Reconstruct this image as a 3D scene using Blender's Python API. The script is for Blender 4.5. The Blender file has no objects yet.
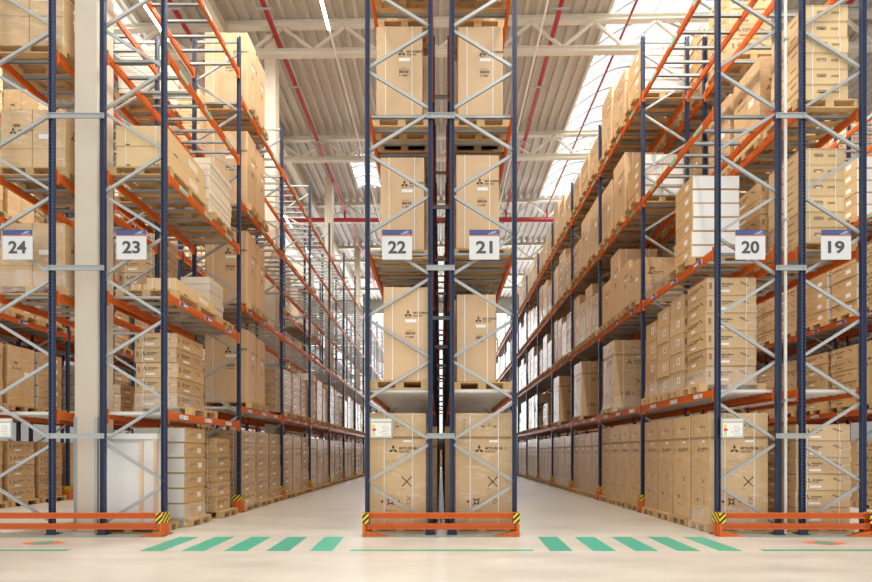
import bpy, math, random
from mathutils import Vector, Matrix
random.seed(7)
sc = bpy.context.scene
COL = sc.collection
F, VX, HY, CD, CH = 460.0, 441.0, 453.0, 7.54, 1.34      # focal (px), principal point, camera distance, height
BAY = 2.8
ORD = ['zeroth', 'first', 'second', 'third', 'fourth', 'fifth', 'sixth', 'seventh', 'eighth', 'ninth', 'tenth', 'eleventh', 'twelfth', 'thirteenth', 'fourteenth']

# ------------------------------------------------------------------ materials
def mat(name, col, rough=.6, metal=0., coat=0., var=0., bump=0., bscale=20., emit=None, spec=.5, stretch=(1, 1, 1)):
    m = bpy.data.materials.new(name); m.use_nodes = True
    nt = m.node_tree; n = nt.nodes; l = nt.links
    b = n['Principled BSDF']
    b.inputs['Base Color'].default_value = (*col, 1)
    b.inputs['Roughness'].default_value = rough
    b.inputs['Metallic'].default_value = metal
    b.inputs['Coat Weight'].default_value = coat
    b.inputs['Coat Roughness'].default_value = .18
    b.inputs['Specular IOR Level'].default_value = spec
    if emit: 
        b.inputs['Emission Color'].default_value = (*emit[0], 1); b.inputs['Emission Strength'].default_value = emit[1]
    if var or bump:
        tc = n.new('ShaderNodeTexCoord'); mp = n.new('ShaderNodeMapping'); mp.inputs['Scale'].default_value = stretch
        l.new(tc.outputs['Object'], mp.inputs['Vector'])
    if var:
        oi = n.new('ShaderNodeObjectInfo'); ns = n.new('ShaderNodeTexNoise'); ns.inputs['Scale'].default_value = 3.0; ns.inputs['Detail'].default_value = 4
        l.new(mp.outputs['Vector'], ns.inputs['Vector'])
        ad = n.new('ShaderNodeMath'); ad.operation = 'ADD'; l.new(oi.outputs['Random'], ad.inputs[0]); l.new(ns.outputs['Fac'], ad.inputs[1])
        mr = n.new('ShaderNodeMapRange'); mr.inputs['From Min'].default_value = .3; mr.inputs['From Max'].default_value = 1.7
        mr.inputs['To Min'].default_value = 1 - var; mr.inputs['To Max'].default_value = 1 + var * .6
        l.new(ad.outputs[0], mr.inputs['Value'])
        hs = n.new('ShaderNodeHueSaturation'); hs.inputs['Color'].default_value = (*col, 1)
        l.new(mr.outputs['Result'], hs.inputs['Value']); l.new(hs.outputs['Color'], b.inputs['Base Color'])
    if bump:
        nb = n.new('ShaderNodeTexNoise'); nb.inputs['Scale'].default_value = bscale; nb.inputs['Detail'].default_value = 3; nb.inputs['Distortion'].default_value = 1.2
        l.new(mp.outputs['Vector'], nb.inputs['Vector'])
        bp = n.new('ShaderNodeBump'); bp.inputs['Strength'].default_value = bump; bp.inputs['Distance'].default_value = .02
        l.new(nb.outputs['Fac'], bp.inputs['Height']); l.new(bp.outputs['Normal'], b.inputs['Coat Normal' if coat else 'Normal'])
    return m
def film_crease_highlights(m, amount):  # whitish film creases and their highlights painted into the base colour
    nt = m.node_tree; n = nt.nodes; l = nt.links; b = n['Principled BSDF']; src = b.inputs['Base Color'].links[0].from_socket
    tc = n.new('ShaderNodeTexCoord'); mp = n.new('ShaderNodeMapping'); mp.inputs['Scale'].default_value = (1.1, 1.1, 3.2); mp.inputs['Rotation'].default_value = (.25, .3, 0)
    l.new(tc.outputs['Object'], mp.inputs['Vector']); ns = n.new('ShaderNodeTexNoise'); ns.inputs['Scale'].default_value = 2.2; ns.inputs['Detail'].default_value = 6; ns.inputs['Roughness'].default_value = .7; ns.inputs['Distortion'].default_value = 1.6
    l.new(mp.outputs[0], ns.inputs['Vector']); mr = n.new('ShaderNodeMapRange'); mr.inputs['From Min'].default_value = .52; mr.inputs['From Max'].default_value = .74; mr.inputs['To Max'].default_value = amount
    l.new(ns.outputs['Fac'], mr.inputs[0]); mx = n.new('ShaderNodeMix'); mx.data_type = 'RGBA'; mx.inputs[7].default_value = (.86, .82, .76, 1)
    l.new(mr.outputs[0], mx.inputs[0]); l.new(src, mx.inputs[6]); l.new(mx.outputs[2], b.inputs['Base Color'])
M = {}
M['blue'] = mat('navy_paint', (.020, .038, .095), .36)
M['galv'] = mat('galvanised_steel', (.44, .46, .455), .42, .4, var=.12)
M['deck'] = mat('zinc_deck', (.72, .70, .64), .5, .2, var=.08)
M['orange'] = mat('orange_paint', (.68, .135, .012), .42)
M['card'] = mat('cardboard', (.62, .405, .19), .62, coat=.25, var=.16, bump=.35, bscale=6, stretch=(1, 1, 2.5))
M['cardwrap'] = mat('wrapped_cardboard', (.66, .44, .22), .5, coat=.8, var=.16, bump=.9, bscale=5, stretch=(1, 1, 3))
M['cardlight'] = mat('pale_cardboard', (.74, .53, .27), .6, coat=.2, var=.12, bump=.3, bscale=6)
M['cardpink'] = mat('smooth_kraft', (.68, .455, .25), .5, coat=.45, var=.10, bump=.5, bscale=3, stretch=(1, 1, 2))
M['cardwhite'] = mat('white_board', (.84, .83, .80), .5, coat=.3, var=.06)
M['cream'] = mat('cream_board', (.83, .76, .62), .6, coat=.2, var=.08)
M['edge'] = mat('carton_seam', (.36, .23, .12), .8)
M['ink'] = mat('print_ink', (.06, .045, .035), .7)
M['inksoft'] = mat('faded_print', (.30, .19, .11), .7)
M['strap'] = mat('white_strap', (.86, .84, .80), .4)
M['tape'] = mat('white_label_paper', (.88, .87, .84), .5)
M['wood'] = mat('pallet_wood', (.60, .40, .19), .75, var=.22, bump=.3, bscale=14)
M['column'] = mat('cream_concrete', (.66, .585, .475), .7, var=.04, bump=.15, bscale=4)
M['steelcream'] = mat('cream_steel', (.72, .68, .58), .5)
M['roof'] = mat('roof_sheet', (.56, .525, .465), .45, .0)
M['wall'] = mat('wall_panel', (.42, .41, .39), .6)
M['red'] = mat('red_pipe_paint', (.42, .02, .024), .35)
M['grey'] = mat('grey_plastic', (.42, .45, .46), .5)
M['green'] = mat('green_floor_paint', (.07, .42, .29), .35, var=.18)
M['labelgreen'] = mat('green_label', (.16, .62, .42), .5)
M['labelblue'] = mat('blue_label', (.05, .10, .42), .5)
M['labelsky'] = mat('pale_blue_label', (.42, .62, .80), .5)
M['navy'] = mat('sign_navy', (.055, .08, .22), .5)
M['signwhite'] = mat('sign_white', (.68, .68, .67), .5)
M['digit'] = mat('sign_digit', (.075, .065, .07), .5)
M['signorange'] = mat('sign_orange', (.85, .20, .06), .5)
M['yellow'] = mat('label_yellow', (.88, .72, .05), .5)
M['redlabel'] = mat('label_red', (.75, .06, .06), .5)
M['pipewhite'] = mat('white_pipe', (.85, .84, .80), .35)
M['pinkwood'] = mat('planed_timber', (.80, .58, .40), .6, var=.1)
M['lamp'] = mat('lamp_diffuser', (1, 1, 1), .5, emit=((1.0, .97, .90), 9.0))
M['bolt_and_slot_shade'] = mat('bolt_black_and_slot_shade', (.03, .03, .03), .5)  # black of the anchor bolts, also painted shade behind the post slots

film_crease_highlights(M['cardwrap'], .55); film_crease_highlights(M['card'], .3); film_crease_highlights(M['cardlight'], .25)
def hazard():
    m = bpy.data.materials.new('hazard_tape'); m.use_nodes = True
    nt = m.node_tree; n = nt.nodes; l = nt.links; b = n['Principled BSDF']; b.inputs['Roughness'].default_value = .4
    tc = n.new('ShaderNodeTexCoord'); sx = n.new('ShaderNodeSeparateXYZ'); l.new(tc.outputs['Object'], sx.inputs[0])
    a = n.new('ShaderNodeMath'); a.operation = 'SUBTRACT'; l.new(sx.outputs['X'], a.inputs[0]); l.new(sx.outputs['Z'], a.inputs[1])
    a2 = n.new('ShaderNodeMath'); a2.operation = 'ADD'; l.new(a.outputs[0], a2.inputs[0]); l.new(sx.outputs['Y'], a2.inputs[1])
    f = n.new('ShaderNodeMath'); f.operation = 'MULTIPLY'; f.inputs[1].default_value = 11.0; l.new(a2.outputs[0], f.inputs[0])
    fr = n.new('ShaderNodeMath'); fr.operation = 'FRACT'; l.new(f.outputs[0], fr.inputs[0])
    g = n.new('ShaderNodeMath'); g.operation = 'GREATER_THAN'; g.inputs[1].default_value = .5; l.new(fr.outputs[0], g.inputs[0])
    mx = n.new('ShaderNodeMix'); mx.data_type = 'RGBA'; mx.inputs[6].default_value = (.9, .66, .03, 1); mx.inputs[7].default_value = (.015, .015, .015, 1)
    l.new(g.outputs[0], mx.inputs[0]); l.new(mx.outputs[2], b.inputs['Base Color']); return m
M['hazard'] = hazard()
def floor_mat():
    m = bpy.data.materials.new('polished_concrete'); m.use_nodes = True
    nt = m.node_tree; n = nt.nodes; l = nt.links; b = n['Principled BSDF']
    tc = n.new('ShaderNodeTexCoord'); mp = n.new('ShaderNodeMapping'); mp.inputs['Scale'].default_value = (.35, 1.3, 1); l.new(tc.outputs['Object'], mp.inputs[0])
    ns = n.new('ShaderNodeTexNoise'); ns.inputs['Scale'].default_value = 1.6; ns.inputs['Detail'].default_value = 7; ns.inputs['Roughness'].default_value = .62; l.new(mp.outputs[0], ns.inputs['Vector'])
    cr = n.new('ShaderNodeValToRGB'); l.new(ns.outputs['Fac'], cr.inputs[0])
    cr.color_ramp.elements[0].position = .3; cr.color_ramp.elements[0].color = (.52, .465, .39, 1)
    cr.color_ramp.elements[1].position = .7; cr.color_ramp.elements[1].color = (.68, .635, .56, 1)
    l.new(cr.outputs[0], b.inputs['Base Color'])
    mr = n.new('ShaderNodeMapRange'); mr.inputs['To Min'].default_value = .22; mr.inputs['To Max'].default_value = .42; l.new(ns.outputs['Fac'], mr.inputs[0]); l.new(mr.outputs[0], b.inputs['Roughness'])
    b.inputs['Specular IOR Level'].default_value = .6
    return m
M['floor'] = floor_mat()
def film_mat(name, alpha, col=(.95, .95, .93)):
    m = bpy.data.materials.new(name); m.use_nodes = True
    nt = m.node_tree; n = nt.nodes; l = nt.links; b = n['Principled BSDF']
    b.inputs['Base Color'].default_value = (*col, 1); b.inputs['Roughness'].default_value = .2; b.inputs['Specular IOR Level'].default_value = .8
    tc = n.new('ShaderNodeTexCoord'); mp = n.new('ShaderNodeMapping'); mp.inputs['Scale'].default_value = (3, 3, 1.2); l.new(tc.outputs['Object'], mp.inputs[0])
    ns = n.new('ShaderNodeTexNoise'); ns.inputs['Scale'].default_value = 1.2; ns.inputs['Detail'].default_value = 4; l.new(mp.outputs[0], ns.inputs['Vector'])
    mr = n.new('ShaderNodeMapRange'); mr.inputs['From Min'].default_value = .35; mr.inputs['From Max'].default_value = .7; mr.inputs['To Min'].default_value = alpha * .35; mr.inputs['To Max'].default_value = alpha * 1.5
    l.new(ns.outputs['Fac'], mr.inputs[0]); l.new(mr.outputs[0], b.inputs['Alpha'])
    bp = n.new('ShaderNodeBump'); bp.inputs['Strength'].default_value = .8; bp.inputs['Distance'].default_value = .03; l.new(ns.outputs['Fac'], bp.inputs['Height']); l.new(bp.outputs[0], b.inputs['Normal'])
    return m
M['film'] = film_mat('stretch_film', .24)
M['glaze'] = film_mat('skylight_sheet', .18, (.9, .95, 1.0))

# ------------------------------------------------------------------ mesh builder
class MB:
    def __init__(s): s.v = []; s.f = []; s.m = []; s.mats = []
    def mi(s, k):
        if k not in s.mats: s.mats.append(k)
        return s.mats.index(k)
    def face(s, pts, k):
        b = len(s.v); s.v += [tuple(p) for p in pts]; s.f.append(tuple(range(b, b + len(pts)))); s.m.append(s.mi(k))
    def box(s, x0, x1, y0, y1, z0, z1, k, c=0.):
        if c:
            return s.cbox(x0, x1, y0, y1, z0, z1, k, c)
        b = len(s.v)
        s.v += [(x0, y0, z0), (x1, y0, z0), (x1, y1, z0), (x0, y1, z0), (x0, y0, z1), (x1, y0, z1), (x1, y1, z1), (x0, y1, z1)]
        for q in ((0, 3, 2, 1), (4, 5, 6, 7), (0, 1, 5, 4), (1, 2, 6, 5), (2, 3, 7, 6), (3, 0, 4, 7)):
            s.f.append(tuple(b + i for i in q)); s.m.append(s.mi(k))
    def cbox(s, x0, x1, y0, y1, z0, z1, k, c):
        # box with chamfered edges
        b = len(s.v); P = {}
        for ix, x in ((0, x0), (1, x1)):
            for iy, y in ((0, y0), (1, y1)):
                for iz, z in ((0, z0), (1, z1)):
                    sx, sy, sz = (c if ix == 0 else -c), (c if iy == 0 else -c), (c if iz == 0 else -c)
                    for a, p in (('x', (x, y + sy, z + sz)), ('y', (x + sx, y, z + sz)), ('z', (x + sx, y + sy, z))):
                        P[(ix, iy, iz, a)] = len(s.v); s.v.append(p)
        def F4(*q): s.f.append(q); s.m.append(s.mi(k))
        for i in (0, 1):
            F4(P[i, 0, 0, 'x'], P[i, 1, 0, 'x'], P[i, 1, 1, 'x'], P[i, 0, 1, 'x']) if i else F4(P[i, 0, 1, 'x'], P[i, 1, 1, 'x'], P[i, 1, 0, 'x'], P[i, 0, 0, 'x'])
            F4(P[0, i, 1, 'y'], P[1, i, 1, 'y'], P[1, i, 0, 'y'], P[0, i, 0, 'y']) if i else F4(P[0, i, 0, 'y'], P[1, i, 0, 'y'], P[1, i, 1, 'y'], P[0, i, 1, 'y'])
            F4(P[0, 0, i, 'z'], P[1, 0, i, 'z'], P[1, 1, i, 'z'], P[0, 1, i, 'z']) if i else F4(P[0, 1, i, 'z'], P[1, 1, i, 'z'], P[1, 0, i, 'z'], P[0, 0, i, 'z'])
        for i in (0, 1):
            for j in (0, 1):
                F4(P[i, j, 0, 'x'], P[i, j, 1, 'x'], P[i, j, 1, 'y'], P[i, j, 0, 'y'])
                F4(P[i, 0, j, 'x'], P[i, 1, j, 'x'], P[i, 1, j, 'z'], P[i, 0, j, 'z'])
                F4(P[0, i, j, 'y'], P[1, i, j, 'y'], P[1, i, j, 'z'], P[0, i, j, 'z'])
                for q in (0, 1): s.f.append((P[i, j, q, 'x'], P[i, j, q, 'y'], P[i, j, q, 'z'])); s.m.append(s.mi(k))
    def bar(s, a, b_, w, h, k, up=(0, 1, 0)):
        # bar from a to b with cross-section w (in-plane) x h (along up)
        a = Vector(a); b_ = Vector(b_); d = (b_ - a).normalized(); u = Vector(up); p = d.cross(u).normalized(); u = p.cross(d).normalized()
        b = len(s.v)
        for q in (a, b_):
            for i, j in ((-1, -1), (1, -1), (1, 1), (-1, 1)):
                s.v.append(tuple(q + p * (i * w / 2) + u * (j * h / 2)))
        for q in ((0, 3, 2, 1), (4, 5, 6, 7), (0, 1, 5, 4), (1, 2, 6, 5), (2, 3, 7, 6), (3, 0, 4, 7)):
            s.f.append(tuple(b + i for i in q)); s.m.append(s.mi(k))
    def tube(s, a, b_, r, k, n=10):
        a = Vector(a); b_ = Vector(b_); d = (b_ - a).normalized(); u = Vector((0, 0, 1)) if abs(d.z) < .9 else Vector((1, 0, 0))
        p = d.cross(u).normalized(); u = p.cross(d); b = len(s.v)
        for q in (a, b_):
            for i in range(n):
                t = 2 * math.pi * i / n; s.v.append(tuple(q + p * (r * math.cos(t)) + u * (r * math.sin(t))))
        for i in range(n):
            j = (i + 1) % n; s.f.append((b + i, b + j, b + n + j, b + n + i)); s.m.append(s.mi(k))
        s.f.append(tuple(b + i for i in reversed(range(n)))); s.m.append(s.mi(k))
        s.f.append(tuple(b + n + i for i in range(n))); s.m.append(s.mi(k))
    def add(s, me, mx):
        b = len(s.v); s.v += [tuple(mx @ v.co) for v in me.vertices]
        names = [x.name for x in me.materials]
        for p in me.polygons:
            s.f.append(tuple(b + i for i in p.vertices)); s.m.append(s.mi(KEY[names[p.material_index]]))
    def mesh(s, name):
        me = bpy.data.meshes.new(name); me.from_pydata(s.v, [], s.f)
        for k in s.mats: me.materials.append(M[k])
        me.polygons.foreach_set('material_index', s.m); me.update(); return me
KEY = {v.name: k for k, v in M.items()}

def obj(name, me, parent=None, loc=(0, 0, 0), rz=0):
    if isinstance(me, MB): me = me.mesh(name)
    o = bpy.data.objects.new(name, me); COL.objects.link(o); o.location = loc
    if rz: o.rotation_euler = (0, 0, rz)
    if parent: o.parent = parent
    return o
def tag(o, label=None, cat=None, group=None, kind=None):
    if label: o['label'] = label
    if cat: o['category'] = cat
    if group: o['group'] = group
    if kind: o['kind'] = kind
    return o
def empty(name, loc=(0, 0, 0), **k):
    o = bpy.data.objects.new(name, None); COL.objects.link(o); o.location = loc; o.empty_display_size = .2
    return tag(o, **k)

_tc = {}
def text_polys(txt, bold=.0):
    if (txt, bold) in _tc: return _tc[(txt, bold)]
    cu = bpy.data.curves.new('t', 'FONT'); cu.body = txt; cu.size = 1; cu.resolution_u = 3; cu.offset = bold; cu.align_x = 'LEFT'
    o = bpy.data.objects.new('t', cu); COL.objects.link(o)
    dg = bpy.context.evaluated_depsgraph_get(); me = bpy.data.meshes.new_from_object(o.evaluated_get(dg))
    P = [[(me.vertices[i].co.x, me.vertices[i].co.y) for i in p.vertices] for p in me.polygons]
    bpy.data.objects.remove(o); bpy.data.meshes.remove(me)
    xs = [q[0] for p in P for q in p]; ys = [q[1] for p in P for q in p]
    x0, x1, y0, y1 = min(xs), max(xs), min(ys), max(ys)
    P = [[((x - x0) / (y1 - y0), (y - y0) / (y1 - y0)) for x, y in p] for p in P]
    _tc[(txt, bold)] = (P, (x1 - x0) / (y1 - y0)); return _tc[(txt, bold)]

# 2-D artwork on a vertical face
def mapper(face, x0, x1, y0, y1, z0, e=.003):
    if face == 'F': return lambda u, v: (x0 + u, y0 - e, z0 + v)
    if face == 'L': return lambda u, v: (x0 - e, y1 - u, z0 + v)
    if face == 'R': return lambda u, v: (x1 + e, y0 + u, z0 + v)
def rect(mb, T, u0, u1, v0, v1, k): mb.face([T(u0, v0), T(u1, v0), T(u1, v1), T(u0, v1)], k)
def poly(mb, T, pts, k): mb.face([T(*p) for p in pts], k)
def text(mb, T, txt, u, v, h, k, width=None, bold=.02, anchor=0):
    P, w = text_polys(txt, bold); sx = h if width is None else width / w
    u -= anchor * w * sx
    for p in P: mb.face([T(u + x * sx, v + y * h) for x, y in p], k)
def emblem(mb, T, u, v, s, k='ink'):
    # three rhombi meeting in the middle
    for a in (90, 210, 330):
        a = math.radians(a); d = (math.cos(a), math.sin(a)); p = (-d[1], d[0]); L = s * .55
        poly(mb, T, [(u, v), (u + d[0] * L / 2 + p[0] * L * .29, v + d[1] * L / 2 + p[1] * L * .29), (u + d[0] * L, v + d[1] * L), (u + d[0] * L / 2 - p[0] * L * .29, v + d[1] * L / 2 - p[1] * L * .29)], k)
def brand(mb, T, u, v, s, k='ink', fine=True):
    emblem(mb, T, u, v, s, k)
    text(mb, T, 'MITSUBISHI', u + s * .7, v + s * .02, s * .28, k, width=s * 1.9)
    text(mb, T, 'ELECTRIC', u + s * .7, v - s * .33, s * .22, k, width=s * 1.2)
def barcode(mb, T, u, v, w, h, k='ink'):
    x = u; r = random.Random(3)
    while x < u + w: b = r.choice((.004, .008, .012)); rect(mb, T, x, min(x + b, u + w), v, v + h, k); x += b + r.choice((.005, .009))
def cross_mark(mb, T, u, v, s, k='ink'):
    for a in (1, -1):
        w = s * .07
        poly(mb, T, [(u - s / 2 - w * 0, v - a * s / 2 - w), (u - s / 2, v - a * s / 2 + w), (u + s / 2, v + a * s / 2 + w), (u + s / 2, v + a * s / 2 - w)], k)
    rect(mb, T, u - s * .55, u - s * .35, v + s * .42, v + s * .5, k); rect(mb, T, u + s * .35, u + s * .55, v + s * .42, v + s * .5, k)
def ring(mb, T, u, v, r0, r1, k='ink', n=14):
    for i in range(n):
        a, b = 2 * math.pi * i / n, 2 * math.pi * (i + 1) / n
        poly(mb, T, [(u + r0 * math.cos(a), v + r0 * math.sin(a)), (u + r1 * math.cos(a), v + r1 * math.sin(a)), (u + r1 * math.cos(b), v + r1 * math.sin(b)), (u + r0 * math.cos(b), v + r0 * math.sin(b))], k)
def clamp_mark(mb, T, u, v, s, k='ink'):
    ring(mb, T, u, v, s * .12, s * .2, k)
    for a in (45, 135, 225, 315):
        a = math.radians(a); c, q = math.cos(a), math.sin(a)
        poly(mb, T, [(u + c * s * .2 - q * s * .04, v + q * s * .2 + c * s * .04), (u + c * s * .2 + q * s * .04, v + q * s * .2 - c * s * .04), (u + c * s * .34 + q * s * .04, v + q * s * .34 - c * s * .04), (u + c * s * .34 - q * s * .04, v + q * s * .34 + c * s * .04)], k)
    for d in (-1, 1):
        poly(mb, T, [(u + d * s * .72, v), (u + d * s * .6, v + s * .1), (u + d * s * .48, v), (u + d * s * .6, v - s * .1)], k)

# ------------------------------------------------------------------ carton meshes (cached, shared by copies)
_cm = {}
def carton(style, w, d, h):
    w, d, h = round(w, 2), round(d, 2), round(h, 3)
    key = (style, w, d, h)
    if key in _cm: return _cm[key]
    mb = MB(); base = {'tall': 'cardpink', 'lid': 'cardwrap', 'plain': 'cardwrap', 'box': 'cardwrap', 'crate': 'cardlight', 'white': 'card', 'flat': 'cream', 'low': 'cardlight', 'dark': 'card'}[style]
    x0, x1, y0, y1 = -w / 2, w / 2, 0, d
    mb.cbox(x0, x1, y0, y1, 0, h, base, .006 if h > .5 else .004)
    for fc in 'FLR':
        T = mapper(fc, x0, x1, y0, y1, 0); W = w if fc == 'F' else d
        if style == 'tall':
            s = .13 * W / .75
            brand(mb, T, W * .55, h * .71, s); rect(mb, T, W * .49, W * .74, h * .62, h * .655, 'tape')
            rect(mb, T, W * .5, W * .66, h * .535, h * .54, 'inksoft')
            text(mb, T, 'Model', W * .5, h * .66 + .015, .02, 'inksoft')
            barcode(mb, T, W * .49, h * .49, W * .22, h * .03); rect(mb, T, W * .5, W * .52, h * .455, h * .475, 'ink'); barcode(mb, T, W * .56, h * .455, W * .12, h * .018)
        elif style == 'lid':
            rect(mb, T, .01, W - .01, h * .765, h * .79, 'edge'); s = .14 * W / .9
            brand(mb, T, W * .42, h * .67, s)
            for q in range(3): ring(mb, T, W * (.74 + q * .075), h * .68, .018, .026, 'inksoft', 8)
            cross_mark(mb, T, W * .66, h * .38, .15 * W / .9); cross_mark(mb, T, W * .70, h * .23, .07 * W / .9)
            clamp_mark(mb, T, W * .37, h * .2, .22 * W / .9)
            text(mb, T, 'Keep dry', W * .55, h * .31, .022, 'inksoft'); text(mb, T, 'Handle with care', W * .24, h * .115, .022, 'inksoft'); text(mb, T, 'Kg', W * .66, h * .17, .05, 'inksoft')
            cross_mark(mb, T, W * .6, h * .89, .05); barcode(mb, T, W * .46, h * .87, .06, .03); barcode(mb, T, W * .67, h * .87, .05, .03)
            for q in range(4): ring(mb, T, W * .15, h * (.83 + .035 * q), .008, .018, 'inksoft', 6)
            text(mb, T, 'This side up', W * .3, h * .56, .02, 'inksoft', width=W * .2); rect(mb, T, W * .6, W * .75, h * .735, h * .755, 'tape')
        elif style in ('box', 'dark'):
            if W > .5:
                brand(mb, T, W * .22, h * .58, .34 * h)
                rect(mb, T, W * .24, W * .46, h * .16, h * .3, 'tape' if style == 'box' else 'inksoft')
                poly(mb, T, [(W * .66, h * .72), (W * .7, h * .78), (W * .86, h * .55), (W * .82, h * .5)], 'inksoft'); rect(mb, T, W * .05, W * .1, h * .35, h * .7, 'inksoft')
            else:
                rect(mb, T, W * .55, W * .8, h * .35, h * .72, 'tape'); rect(mb, T, W * .62, W * .72, h * .42, h * .66, 'inksoft')
            rect(mb, T, 0.01, W - .01, h * .955, h * .97, 'edge')
        elif style == 'crate':
            rect(mb, T, 0, W, h * .9, h * .93, 'edge')
            rect(mb, T, W * .30, W * .52, h * .45, h * .62, 'edge'); rect(mb, T, W * .36, W * .48, h * .44, h * .52, 'tape')
            mb.face([T(W * .30, h * .62), T(W * .52, h * .62), T(W * .5, h * .66), T(W * .32, h * .66)], 'edge')
            rect(mb, T, W * .62, W * .8, h * .45, h * .58, 'edge')
        elif style == 'white':
            if fc == 'F':
                rect(mb, T, .012, W * .5 - .008, .016, h - .016, 'cardwhite'); rect(mb, T, W * .5 + .008, W - .012, .016, h - .016, 'cardwhite')
            elif W > .3: brand(mb, T, W * .25, h * .55, .2 * h, 'inksoft'); rect(mb, T, W * .6, W * .8, h * .3, h * .65, 'tape')
        elif style == 'low':
            rect(mb, T, W * .18, W * .28, 0.01, .03, 'ink'); rect(mb, T, W * .75, W * .85, 0.01, .03, 'ink')
            if fc != 'F': rect(mb, T, W * .55, W * .8, h * .3, h * .7, 'cream')
        elif style == 'plain':
            rect(mb, T, W * .495, W * .505, 0, h, 'edge'); rect(mb, T, W * .6, W * .78, h * .5, h * .58, 'tape'); barcode(mb, T, W * .2, h * .7, .12, .05)
            brand(mb, T, W * .2, h * .62, .12 * W); rect(mb, T, 0, W, h * .33, h * .335, 'edge')
    # top tape
    mb.face([(x0, d * .48, h + .002), (x1, d * .48, h + .002), (x1, d * .54, h + .002), (x0, d * .54, h + .002)], 'cream')
    if style in ('box', 'crate', 'low'):
        for u in (.2, .8):
            T = mapper('F', x0, x1, y0, y1, 0, .005); rect(mb, T, w * u - .006, w * u + .006, 0, h, 'strap')
    me = mb.mesh(style + '_carton'); _cm[key] = me; return me
def strap_mesh(w, d, h, u):
    key = ('strap', w, d, h, u)
    if key not in _cm:
        mb = MB(); x = -w / 2 + w * u; t = .006; e = .004
        mb.box(x - t, x + t, -e, 0, 0, h + e, 'strap'); mb.box(x - t, x + t, d, d + e, 0, h + e, 'strap'); mb.box(x - t, x + t, 0, d, h, h + e, 'strap')
        _cm[key] = mb.mesh('strap')
    return _cm[key]
def pallet_mesh(w, d):
    key = ('pallet', round(w, 2), round(d, 2))
    if key not in _cm:
        mb = MB(); k = 'wood'; ww, dd = key[1], key[2]
        for i in range(3):                     # runners along X at the bottom
            y = (dd - .1) * i / 2; mb.box(-ww / 2, ww / 2, y, y + .1, 0, .022, k)
            for x in (-ww / 2, -.07, ww / 2 - .14): mb.box(x, x + .14, y + .002, y + .098, .022, .1, k)
        for x in (-ww / 2, -.07, ww / 2 - .14): mb.box(x, x + .14, 0, dd, .1, .122, k)
        n = 5
        for i in range(n): y = (dd - .12) * i / (n - 1); mb.box(-ww / 2, ww / 2, y, y + .12, .122, .144, k)
        _cm[key] = mb.mesh('pallet')
    return _cm[key]

# ------------------------------------------------------------------ racks
STD = [0, 2.4, 4.73, 7.06, 9.42]
LFT = [0, 2.03, 4.0, 6.0, 8.0, 9.95]
def levels(rk, bay): return LFT if (rk in ('24', '23') and bay == 0) else STD
#       x0     x1    aisle side, first bay, last bay
RACKS = {'25': (-11.78, -10.65, 1, 0, 9), '24': (-7.46, -6.36, -1, 0, 10), '23': (-5.597, -4.518, 1, 0, 12), '22': (-1.246, -.138, -1, 0, 12),
         '21': (.145, 1.246, 1, 0, 12), '20': (4.515, 5.585, -1, 0, 12), '19': (5.905, 6.98, 1, 0, 10), '18': (10.22, 11.35, -1, 0, 9), '26': (-13.19, -12.06, -1, 1, 9), '17': (11.63, 12.76, 1, 1, 9)}
RNAME = {r: 'rack ' + r for r in RACKS}; RNAME['25'] = 'outer left rack'; RNAME['18'] = 'outer right rack'; RNAME['26'] = 'outermost left rack'; RNAME['17'] = 'outermost right rack'
TOP = 10.72
def post_mesh(side):
    # side=+1: rack interior lies towards +X
    mb = MB(); k = 'blue'; W, D = .075, .062; hp, hh, hw = .058, .032, .026
    x0, x1 = (0, W) if side > 0 else (-W, 0)
    def lx(a, b): return (min(a * side, b * side), max(a * side, b * side))
    # closed box except the front, which has a perforated web and two flanges
    for (a, b) in ((0, .012), (W - .012, W)): xa, xb = lx(a, b); mb.box(xa, xb, 0.0, D, 0, TOP, k)
    xa, xb = lx(.012, W - .012); mb.box(xa, xb, D - .01, D, 0, TOP, k); mb.box(xa, xb, D - .02, D - .0101, 0, TOP, 'bolt_and_slot_shade')  # black liner stands in for the shade inside the post
    cx = W * .66
    yf = .012
    for (a, b) in ((.012, cx - hw / 2), (cx + hw / 2, W - .012)): xa, xb = lx(a, b); mb.box(xa, xb, yf, yf + .01, 0, TOP, k)
    xa, xb = lx(cx - hw / 2, cx + hw / 2); z = 0
    while z < TOP - .06:
        mb.face([(xa, yf, z + hh), (xb, yf, z + hh), (xb, yf, z + hp), (xa, yf, z + hp)], k); z += hp
    # raised rib beside the slots
    xa, xb = lx(.018, .028); mb.box(xa, xb, yf - .006, yf, 0, TOP, k)
    return mb.mesh('upright_post')
POSTM = {1: post_mesh(1), -1: post_mesh(-1)}
def foot_mesh():
    mb = MB(); mb.box(-.085, .085, -.03, .14, 0, .012, 'blue')
    for x in (-.07, .07): mb.tube((x, .05, .01), (x, .05, .045), .012, 'bolt_and_slot_shade', 6)
    mb.box(-.072, .072, -.008, .0, .012, .10, 'blue'); return mb.mesh('foot_plate')
FOOTM = foot_mesh()
def channel(mb, a, b, w, t, k='galv'):
    mb.bar(a, b, w, .006, k)
    a = Vector(a); b = Vector(b); d = (b - a).normalized(); p = d.cross(Vector((0, 1, 0))).normalized()
    for q in (-1, 1): o = p * (q * (w / 2 - .004)) + Vector((0, t / 2, 0)); mb.bar(a + o, b + o, .008, t, k)
def brace_mesh(inner_x, outer_x, z0, z1):
    mb = MB(); a = (inner_x, 0, z0); b = (outer_x, 0, z1); channel(mb, a, b, .046, .03)
    for p in (a, b): mb.tube((p[0], -.014, p[2]), (p[0], .0, p[2]), .014, 'galv', 6)
    return mb.mesh('brace')
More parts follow.
